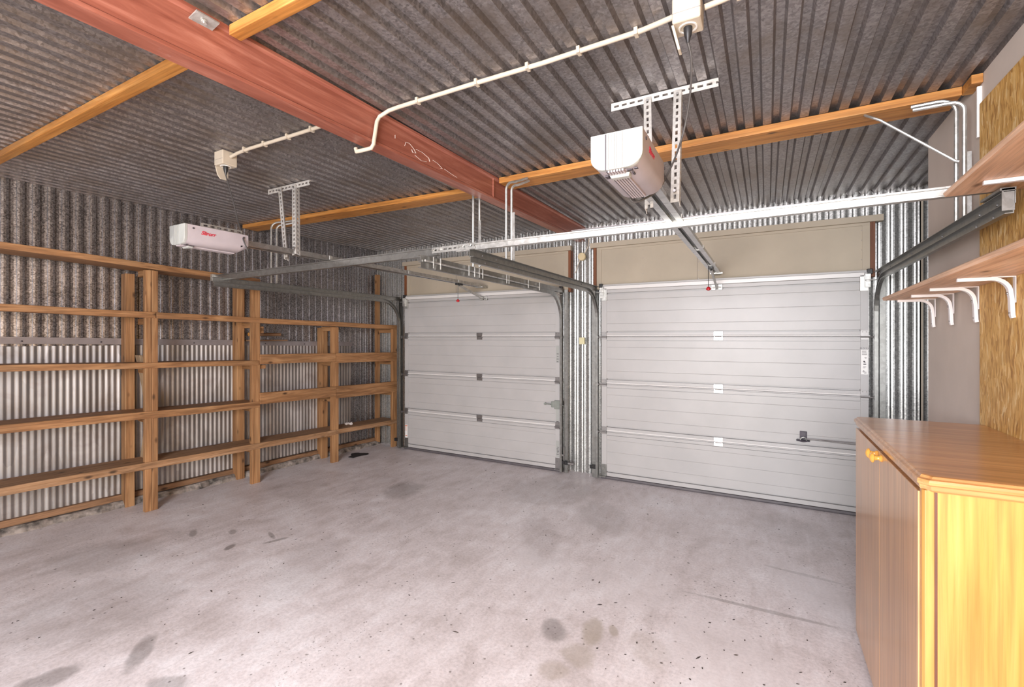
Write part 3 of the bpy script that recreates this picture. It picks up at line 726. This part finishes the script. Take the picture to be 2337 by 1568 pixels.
# cross rail
t = thing('cross_rail', 'long galvanised rail running across the garage behind the horizontal door tracks', 'rail', (-1.9, 2.6, 2.1))
def rail_ring(x, y, z, h): 
    return [(x, y, z), (x, y - .006, z), (x, y - .006, z + .006), (x, y, z + .008), (x, y, z + h - .01), (x, y - .008, z + h - .008), (x, y - .008, z + h), (x, y + .03, z + h), (x, y + .03, z + h - .003), (x, y + .004, z + h - .003), (x, y + .004, z + .003), (x, y + .03, z + .003), (x, y + .03, z)]
m = MB(); m.sweep([rail_ring(-4.71, 2.585, 2.098, .06), rail_ring(-2.02, 2.615, 2.13, .055)]); m.build('rail', 'track', t)
m = MB(); m.sweep([rail_ring(-1.86, 2.61, 2.138, .042), rail_ring(.86, 2.61, 2.15, .042)]); m.build('rail', 'zinc', t)
def slotted(m, P, u, v, w, L, W, slot=.026, gap=.016, sh=.011, tk=.003, off=0):
    """perforated strip: start P, length dir u, width dir v, normal w"""
    P, u, v, w = Vector(P), Vector(u), Vector(v), Vector(w)
    def bxx(a0, a1, b0, b1):
        c = []
        for e in (0, tk):
            for a, b in ((a0, b0), (a1, b0), (a1, b1), (a0, b1)): c.append(tuple(P + u * a + v * b + w * e))
        m.hexa(c)
    lo = (W - sh) / 2 + off
    bxx(0, L, 0, lo); bxx(0, L, lo + sh, W)
    a = 0; step = slot + gap
    while a < L:
        bxx(a, min(a + gap, L), lo, lo + sh); a += step
m = MB(); slotted(m, (-2.06, 2.603, 2.142), (1, 0, .012), (0, 0, 1), (0, -1, 0), .36, .04); m.build('slotted_strap', 'zinc', t)
m = MB(); slotted(m, (-1.04, 2.65, 2.2), (1, 0, 0), (0, 1, 0), (0, 0, 1), 1.75, .045); m.build('slotted_angle', 'flash', t)
each('bolt', 'zinc', t, [pin((x, 2.6, z), (0, -1, 0), [(.012, 0), (.012, .006), (.006, .007), (.006, .016)]) for x, z in ((-2.045, 2.165), (-1.985, 2.168), (-1.80, 2.172), (-1.74, 2.172))])
m = MB(); m.box((-4.725, 2.56, 2.10), (-4.69, 2.6, 2.165)); m.lathe((-4.70, 2.57, 2.13), (0, -1, 0), [(.012, 0), (.01, .02)], 8); m.build('end_bracket', 'zinc', t, .002)

# ------------------------------------------------------------------ door openers
def opener(label, xc, y0, zoff, arm_y, cord):
    t = thing('garage_door_opener', label, 'garage door opener', (xc, y0 + .2, 2.1 + zoff), group='garage door openers')
    hw = .085
    def prof(sc=1, dz=0):
        zt = 2.225 + zoff; zb = 2.105 + zoff
        P = [(xc - hw * sc, zt)]
        P += [(xc - hw * sc + .05 * (1 - math.cos(a)), zb + .045 - .045 * math.sin(a)) for a in [k / 6 * PI / 2 for k in range(7)]]
        P += [(xc + hw * sc - .05 * (1 - math.cos(a)), zb + .045 - .045 * math.sin(a)) for a in [k / 6 * PI / 2 for k in range(6, -1, -1)]]
        P += [(xc + hw * sc, zt)]
        return P
    rings = [[(x, y0 + .012, z) for x, z in prof()], [(x, y0 + .34, z) for x, z in prof()], [(x, y0 + .395, z + (.03 if z < 2.14 + zoff else 0)) for x, z in prof(.92)]]
    m = MB(); m.sweep(rings); body = m.build('housing', 'grey', t, smooth=True)
    m = MB(); m.sweep([[(x, y0 + .016, z) for x, z in prof(1.01)], [(x, y0 + .002, z) for x, z in prof(1.01)], [(x, y0, z) for x, z in prof(.98)]]); cp = m.build('end_cap', 'cap', t, smooth=True)
    m = MB(); zt = 2.222 + zoff; zb = 2.103 + zoff
    for k in range(6):
        a = xc - .03 + k * .0092
        m.box((a, y0 - .003, zb + .004), (a + .006, y0 + .004, zt))
    m.build('ribbed_band', 'cap', t)
    m = MB()
    for k in range(6): a = xc - .03 + k * .0092; m.box((a, y0 + .01, zb - .004), (a + .006, y0 + .335, zb + .003))
    m.build('ribbed_band', 'grey', t)
    m = MB(); m.box((xc - .036, y0 - .001, zb + .002), (xc - .032, y0 + .003, zt)); m.box((xc - .036, y0 + .01, zb - .001), (xc - .032, y0 + .34, zb + .003)); m.build('seam', 'ink', t)
    m = MB(); m.sweep([[(xc + q * (.035 if i == 0 else .03), y0 + .06 + w * (.018 if i == 0 else .012), zb - (.0 if i == 0 else .012)) for q, w in ((-1, -1), (1, -1), (1, 1), (-1, 1))] for i in (0, 1)]); m.build('lamp_lens', 'cap', t, .002)
    m = MB(); m.box((xc - .052, y0 + .05, zb - .003), (xc - .04, y0 + .075, zb + .002)); m.box((xc + .04, y0 + .05, zb - .003), (xc + .046, y0 + .075, zb + .002)); m.box((xc + .03, y0 + .022, zb - .0015), (xc + .048, y0 + .036, zb + .001)); m.box((xc + .053, y0 + .022, zb + .0003), (xc + .065, y0 + .034, zb + .003)); m.build('vent', 'ink', t)
    for yy in (y0 + .05, y0 + .36):
        m = MB(); m.lathe((xc + hw + .0005, yy, 2.205 + zoff), (1, 0, 0), [(.006, 0), (.006, .002)], 8); m.build('screw', 'ink', t)
    Mx = Matrix.Translation((xc + hw + .0012, y0 + .135, 2.185 + zoff)) @ Matrix.Rotation(PI / 2, 4, 'Z') @ Matrix.Rotation(PI / 2, 4, 'X')
    text('logo', 'Slirorr', .032, Mx, 'logo', t, .35, .0008)
    m = MB(); slotted(m, (xc + hw - .02, y0 + .1, 2.226 + zoff), (0, 1, 0), (0, 0, 1), (1, 0, 0), .26, .026); m.build('mounting_strip', 'zinc', t)
    # rail
    z0 = 2.172 + zoff * .5; ye = 4.88; ys = y0 + .4
    P = [(xc - .043, z0), (xc - .012, z0), (xc - .012, z0 + .004), (xc - .03, z0 + .006), (xc - .03, z0 + .03), (xc + .03, z0 + .03), (xc + .03, z0 + .006), (xc + .012, z0 + .004), (xc + .012, z0), (xc + .043, z0), (xc + .043, z0 + .004), (xc + .034, z0 + .006), (xc + .034, z0 + .036), (xc - .034, z0 + .036), (xc - .034, z0 + .006), (xc - .043, z0 + .004)]
    m = MB(); m.prism(P, 1, ys, ye); m.build('rail', 'rail', t)
    m = MB(); m.tube([(xc, ys, z0 + .018), (xc, ye - .05, z0 + .018)], .01, 6); m.build('drive_chain', 'black', t)
    m = MB(); m.box((xc - .05, ye - .012, z0 - .008), (xc + .06, ye + .008, z0 + .006)); m.box((xc - .03, ye, z0), (xc + .03, 5.045, z0 + .03)); m.build('rail_foot', 'zinc', t)
    m = MB()
    for yy in (2.6, 3.55, 4.4): m.box((xc - .037, yy, z0 + .004), (xc + .037, yy + .03, z0 + .037))
    m.build('sleeve', 'zinc', t)
    m = MB(); m.box((xc - .018, arm_y - .05, z0 - .018), (xc + .018, arm_y + .06, z0 + .006)); m.build('carriage', 'black', t, .003)
    m = MB(); m.hexa([(xc - .008, arm_y, z0 - .03), (xc + .008, arm_y, z0 - .03), (xc + .008, arm_y + .03, z0 - .01), (xc - .008, arm_y + .03, z0 - .01), (xc - .008, 4.955, 2.035), (xc + .008, 4.955, 2.035), (xc + .008, 4.975, 2.055), (xc - .008, 4.975, 2.055)]); m.build('arm', 'zinc', t)
    m = MB(); m.box((xc - .05, 4.98, 2.02), (xc - .012, 4.998, 2.075)); m.box((xc + .012, 4.98, 2.02), (xc + .05, 4.998, 2.075)); m.tube([(xc - .04, 4.965, 2.045), (xc + .04, 4.965, 2.045)], .007, 8); m.build('arm_bracket', 'zinc', t, .002)
    cy, cz = cord
    m = MB(); m.tube([(xc - .012, cy, z0), (xc - .012, cy, cz + .01)], .003, 6); m.build('pull_cord', 'black', t)
    m = MB(); m.lathe((xc - .012, cy, cz - .016), (0, 0, 1), [(.006, 0), (.018, .006), (.02, .016), (.013, .028), (.005, .034)], 14); m.build('knob', 'red', t, smooth=True)
    return t
OR = opener('grey garage door opener with white end cap in front of the right door', -.432, 1.495, 0, 4.45, (4.35, 1.975))
OL = opener('grey garage door opener with red lettering near the left wall', -3.135, 1.505, .012, 4.45, (4.45, 1.98))

def hangbracket(label, xa, xb, y, tops, bots):
    t = thing('slotted_angle_bracket', label, 'bracket', ((xa + xb) / 2, y, 2.7), group='slotted steel brackets holding the openers')
    m = MB(); slotted(m, (xa, y, ZC - .004), (1, 0, 0), (0, 1, 0), (0, 0, -1), xb - xa, .035); slotted(m, (xa, y, ZC - .046), (1, 0, 0), (0, 0, 1), (0, -1, 0), xb - xa, .042); m.build('crossbar', 'perf', t)
    for k, (a, b) in enumerate(zip(tops, bots)):
        A, B = Vector(a), Vector(b); u = (B - A).normalized(); L = (B - A).length
        v = (Vector((1, 0, 0)) - u * u.x).normalized(); w = u.cross(v).normalized()
        m = MB(); slotted(m, A - v * .019, u, v, w, L, .038)
        sgn = 1 if k else 0
        slotted(m, A - v * .019 + v * .038 * sgn, u, -w, v if not sgn else -v, L, .038); m.build('upright', 'perf', t)
    each('bolt', 'hinge', t, [pin((xa + (xb - xa) * f, y + .01, ZC - .008), (0, 0, -1), [(.009, 0), (.009, .006), (.004, .007)], 6) for f in (.12, .5, .88)] + [pin((p[0], p[1] - .006, p[2] - .02 if p in tops else p[2] + .05), (0, -1, 0), [(.009, 0), (.007, .008)], 6) for p in list(tops) + list(bots)])
hangbracket('white slotted steel bracket hanging from the roof in front of the right garage door', -.738, -.207, 2.47, [(-.545, 2.463, 2.80), (-.395, 2.463, 2.80)], [(-.477, 2.19, 2.15), (-.365, 2.2, 2.165)])
hangbracket('galvanised slotted steel bracket hanging from the roof before the left garage door', -3.74, -3.21, 2.50, [(-3.57, 2.49, 2.80), (-3.39, 2.49, 2.80)], [(-3.24, 2.31, 2.165), (-3.1, 2.28, 2.175)])

# ------------------------------------------------------------------ sockets, conduits, cords
def socket(label, x, y, s=.1, rot=0):
    t = thing('power_socket', label, 'socket', (x, y, ZC - .09), group='sockets under the roof')
    h = s / 2; z0, z1 = 2.725, ZC
    m = MB(); m.box((x - h, y - h, z0), (x + h, y + h, z1)); b = m.build('box', 'cream', t, .006)
    m = MB(); m.lathe((x, y, z0 + .001), (0, 0, -1), [(.034, 0), (.034, .004), (.028, .004), (.028, .001)], 20); m.build('ring', 'white', t, smooth=True)
    m = MB(); m.lathe((x, y, z0), (0, 0, -1), [(.016, 0), (.016, .012), (.013, .03), (.008, .045), (.005, .058)], 12); m.build('plug', 'black', t, smooth=True)
    m = MB(); pts = [(-h * .95, 0), (h * .95, 0), (h * .8, -.06), (h * .45, -.085), (-h * .45, -.085), (-h * .8, -.06)]
    xx = x - h
    m.sweep([[(xx + .02 * (-q[1]) / .085 + e, y + q[0] * .9, z0 + q[1]) for q in pts] for e in (-.004, .006)]); m.build('lid', 'cream', t, .002)
    m = MB(); m.box((x - h - .0, y - h - .0008, z0 + .035), (x + h, y - h + .001, z0 + .0365)); m.build('seam', 'flash', t)
    return t
socket('cream socket box with open flap above the right garage door opener', -.262, 1.865)
socket('cream socket box with open flap above the left garage door opener', -3.255, 1.865)
def conduit(label, path, clips, r=.011):
    t = thing('cable_conduit', label, 'conduit', path[0], group='cream conduits under the roof')
    m = MB(); m.tube(path, r, 10); m.build('pipe', 'cream', t, smooth=True)
    for c in clips:
        m = MB(); m.box((c[0] - .008, c[1] - r - .004, c[2] - r - .003), (c[0] + .008, c[1] + r + .008, ZC)); m.build('clip', 'cream', t, .002)
    return t
def arc(p, q, r, n=5): return []
zc = ZC - .016
conduit('cream cable conduit right of the red beam running to the right socket', [(.89, 1.875, zc), (.2, 1.88, zc), (-.05, 1.885, zc), (-.12, 1.885, zc), (-.205, 1.87, 2.785)], [(-.09, 1.885, zc), (.3, 1.88, zc)])
bxx = bx(1.9) + .014
conduit('long cream cable conduit from the right socket to the red beam', [(-.312, 1.868, 2.785), (-.36, 1.885, 2.79), (-.45, 1.92, zc), (-.9, 1.925, zc - .004), (-1.3, 1.925, zc), (-1.75, 1.925, zc), (-1.82, 1.923, zc - .004), (bxx + .01, 1.91, zc - .03), (bxx, 1.9, zc - .06), (bxx, 1.88, 2.64), (bxx, 1.875, 2.61), (bxx - .012, 1.87, 2.59), (bxx - .075, 1.865, 2.588), (bxx - .12, 1.865, 2.59), (bxx - .125, 1.865, 2.61)],
        [(-.47, 1.92, zc), (-.72, 1.924, zc), (-.97, 1.925, zc), (-1.25, 1.925, zc), (-1.62, 1.925, zc)])
conduit('short cream cable conduit left of the red beam running to the left socket', [(bx(1.9) - .12, 1.88, zc), (-2.6, 1.88, zc), (-3.0, 1.875, zc), (-3.12, 1.87, zc - .008), (-3.2, 1.868, zc - .02)], [(-2.4, 1.88, zc), (-2.62, 1.88, zc), (-2.85, 1.877, zc), (-3.05, 1.872, zc)])
def smoothpath(P, n=8):
    P = [Vector(p) for p in P]; out = []
    for i in range(len(P) - 1):
        p0, p1, p2, p3 = P[max(i - 1, 0)], P[i], P[i + 1], P[min(i + 2, len(P) - 1)]
        for k in range(n):
            t = k / n
            out.append(.5 * ((2 * p1) + (p2 - p0) * t + (2 * p0 - 5 * p1 + 4 * p2 - p3) * t * t + (3 * p1 - p0 - 3 * p2 + p3) * t ** 3))
    return [tuple(p) for p in out] + [tuple(P[-1])]
CORD_R = [(-.262, 1.865, 2.67), (-.255, 1.9, 2.62), (-.268, 1.97, 2.53), (-.292, 2.02, 2.44), (-.315, 2.03, 2.36), (-.345, 2.0, 2.26), (-.385, 1.95, 2.16), (-.43, 1.92, 2.12), (-.475, 1.9, 2.105), (-.49, 1.88, 2.13), (-.49, 1.85, 2.16)]
m = MB(); m.tube(smoothpath(CORD_R), .0042, 8)
m.build('power_cord', 'cable', OR, smooth=True)
CORD_L = [(-3.255, 1.865, 2.67), (-3.24, 1.875, 2.6), (-3.20, 1.885, 2.48), (-3.17, 1.895, 2.36), (-3.08, 1.87, 2.25), (-3.04, 1.86, 2.19), (-3.03, 1.88, 2.13), (-3.06, 1.9, 2.11)]
m = MB(); m.tube(smoothpath(CORD_L), .0045, 8)
m.build('power_cord', 'cable', OL, smooth=True)

# ------------------------------------------------------------------ right wall: osb, shelves, cabinet
m = MB(); m.box((XR - .002, YB + .01, .0), (XR + .012, 3.033, 2.672))
tag(m.build('strand_board', 'osb'), 'golden brown strand board sheet covering the right wall above the cabinet', 'board')
m = MB(); m.box((XR - .006, 3.05, 2.52), (XR + .0125, 3.062, 2.765))
tag(m.build('cable_cover', 'white', bevel=.002), 'thin white vertical plastic strip near the roof on the plasterboard wall', 'cable cover')

def bracket_part(y, zb, xt, leg, parent):
    """white L bracket: arm under the board at height zb from wall to xt, leg down the wall"""
    xw = XR - .003; w = .024; path = [(xt, zb - .008)]
    path += [(xw - .075, zb - .008)]
    rr = .06
    for k in range(1, 8):
        a = k / 7 * PI / 2
        path.append((xw - .075 + rr * math.sin(a), zb - .008 - rr * (1 - math.cos(a))))
    path += [(xw - .012, zb - .09), (xw - .009, zb - leg + .012), (xw - .006, zb - leg)]
    rings = []
    for i, (x, z) in enumerate(path):
        a = path[max(i - 1, 0)]; b = path[min(i + 1, len(path) - 1)]
        tx, tz = b[0] - a[0], b[1] - a[1]; L = math.hypot(tx, tz); nx, nz = tz / L, -tx / L
        h = .0075; ww = w / 2 * (.7 if i in (0, len(path) - 1) else 1)
        rings.append([(x + nx * h * sg, y + q * ww, z + nz * h * sg) for sg, q in ((1, -1), (1, 1), (-1, .75), (-1, -.75))])
    m = MB(); m.sweep(rings); 
    m.box((xw - .075, y - .012, zb - .004), (xw, y + .012, zb)); m.box((xw - .003, y - .012, zb - .11), (xw, y + .012, zb))
    b = m.build('bracket', 'bracket', parent, .002)
    m = MB(); m.lathe((xw - .018, y - .004, zb - leg + .02), (-1, 0, 0), [(.003, 0), (.003, .003)], 6); m.lathe((xw - .022, y, zb - .07), (-1, 0, .3), [(.006, 0), (.005, .004)], 8); m.build('screw', 'hinge', b)
    return b
def wshelf(label, yf, yn, zf, zn, xf, brk):
    t = thing('wall_shelf', label, 'wall shelf', (XR, (yf + yn) / 2, zf), group='veneered shelves on the right wall')
    th = .021
    P = lambda y, z: [(xf + .006, y, z), (XR - .003, y, z), (XR - .003, y, z + th), (xf + .004, y, z + th), (xf, y, z + th - .004), (xf, y, z + th * .5), (xf + .003, y, z + th * .5 - .002)]
    m = MB(); m.sweep([P(yn, zn), P(yf, zf)]); m.build('board', 'shelf', t)
    for y in brk:
        z = zf + (zn - zf) * (y - yf) / (yn - yf)
        bracket_part(y, z, .712, .172, t)
wshelf('lower veneered wall shelf on four white brackets above the cabinet', 3.745, 1.1, 1.788, 1.834, .645, (3.70, 3.385, 3.045, 2.665))
wshelf('upper veneered wall shelf at the picture edge above the door track', 2.56, 1.1, 2.137, 2.178, .642, (2.385, 1.5))

cx0, cx1, cy0, cy1, ct = .395, XR - .004, 1.79, 2.985, 1.145
cab = thing('cabinet', 'varnished golden wooden cabinet with two knobbed doors against the right wall', 'cabinet', ((cx0 + cx1) / 2, (cy0 + cy1) / 2, 0))
m = MB(); m.box((cx0 + .025, cy0 + .045, .03), (cx1, cy1 - .012, 1.1)); m.build('body', 'cab_z', cab, .002)
m = MB(); m.box((cx0 + .05, cy0 + .04, 0), (cx1 - .02, cy1 - .03, .035)); m.build('plinth', 'cab_z', cab)
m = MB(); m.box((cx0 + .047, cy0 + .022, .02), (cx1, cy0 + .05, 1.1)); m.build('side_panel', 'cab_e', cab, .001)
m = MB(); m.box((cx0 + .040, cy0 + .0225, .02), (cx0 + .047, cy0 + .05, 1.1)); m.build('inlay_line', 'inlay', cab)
m = MB(); m.prism([(cx0 + .012, cy0 + .05), (cx0 + .012, cy0 + .028), (cx0 + .018, cy0 + .02), (cx0 + .04, cy0 + .02), (cx0 + .04, cy0 + .05)], 2, .02, 1.1); m.build('corner_post', 'cab_e', cab, .002)
def ring_top(e, z):
    c = .022
    x0, x1, y0, y1 = cx0 + e, cx1, cy0 + e, cy1 - e * .5
    return [(x0 + c, y0, z), (x1, y0, z), (x1, y1, z), (x0 + c * .6, y1, z), (x0, y1 - c * .6, z), (x0, y0 + c, z)]
m = MB(); m.sweep([ring_top(.014, 1.098), ring_top(.008, 1.104), ring_top(.006, 1.116), ring_top(.001, 1.120), ring_top(0, 1.127), ring_top(.002, 1.134), ring_top(.009, 1.137), ring_top(.012, 1.1435), ring_top(.017, ct)]); m.build('top', 'cab_y', cab)
ym = 2.392
for a, b, ky in ((cy0 + .05, ym - .0015, ym - .042), (ym + .0015, cy1 - .014, ym + .042)):
    m = MB(); m.box((cx0 + .008, a, .045), (cx0 + .026, b, 1.088)); dd = m.build('door', 'cab_z', cab, .002)
    m = MB(); m.lathe((cx0 + .009, ky, 1.07), (-1, 0, 0), [(.013, 0), (.0145, .004), (.009, .010), (.0085, .018), (.012, .025), (.0195, .028), (.021, .032), (.017, .037), (.008, .041), (0, .042)], 22); m.build('knob', 'knob', dd, smooth=True)

# ------------------------------------------------------------------ light, world, camera
def area(name, loc, rot, sx, sy, power, col):
    l = bpy.data.lights.new(name, 'AREA'); l.shape = 'RECTANGLE'; l.size = sx; l.size_y = sy; l.energy = power; l.color = col
    o = bpy.data.objects.new(name, l); COL.objects.link(o); o.location = loc; o.rotation_euler = rot
    return o
area('sky_daylight', (-.5, YB - .02, 1.85), (math.radians(60), 0, 0), 2.5, 1.75, 410, (.97, .955, 1.04))
area('garden_bounce', (-.5, YB - .04, 1.1), (math.radians(106), 0, 0), 2.5, 2.0, 105, (1.0, .96, .66))
W = bpy.data.worlds.new('World'); SC.world = W; W.use_nodes = True
bg = W.node_tree.nodes['Background']; bg.inputs[0].default_value = (.9, .95, .92, 1); bg.inputs[1].default_value = 1.0

cam = bpy.data.cameras.new('camera'); cam.sensor_width = 36; cam.lens = 36 * 1064.8 / 2337; cam.shift_y = -14 / 2337; cam.clip_start = .05
co = bpy.data.objects.new('camera', cam); COL.objects.link(co); co.location = (0, 0, 1.555); co.rotation_euler = (PI / 2, 0, math.atan(582 / 1064.8))
SC.camera = co
SC.view_settings.view_transform = 'Standard'; SC.view_settings.look = 'None'; SC.view_settings.gamma = 1; SC.view_settings.exposure = .05
SC.view_settings.use_curve_mapping = False
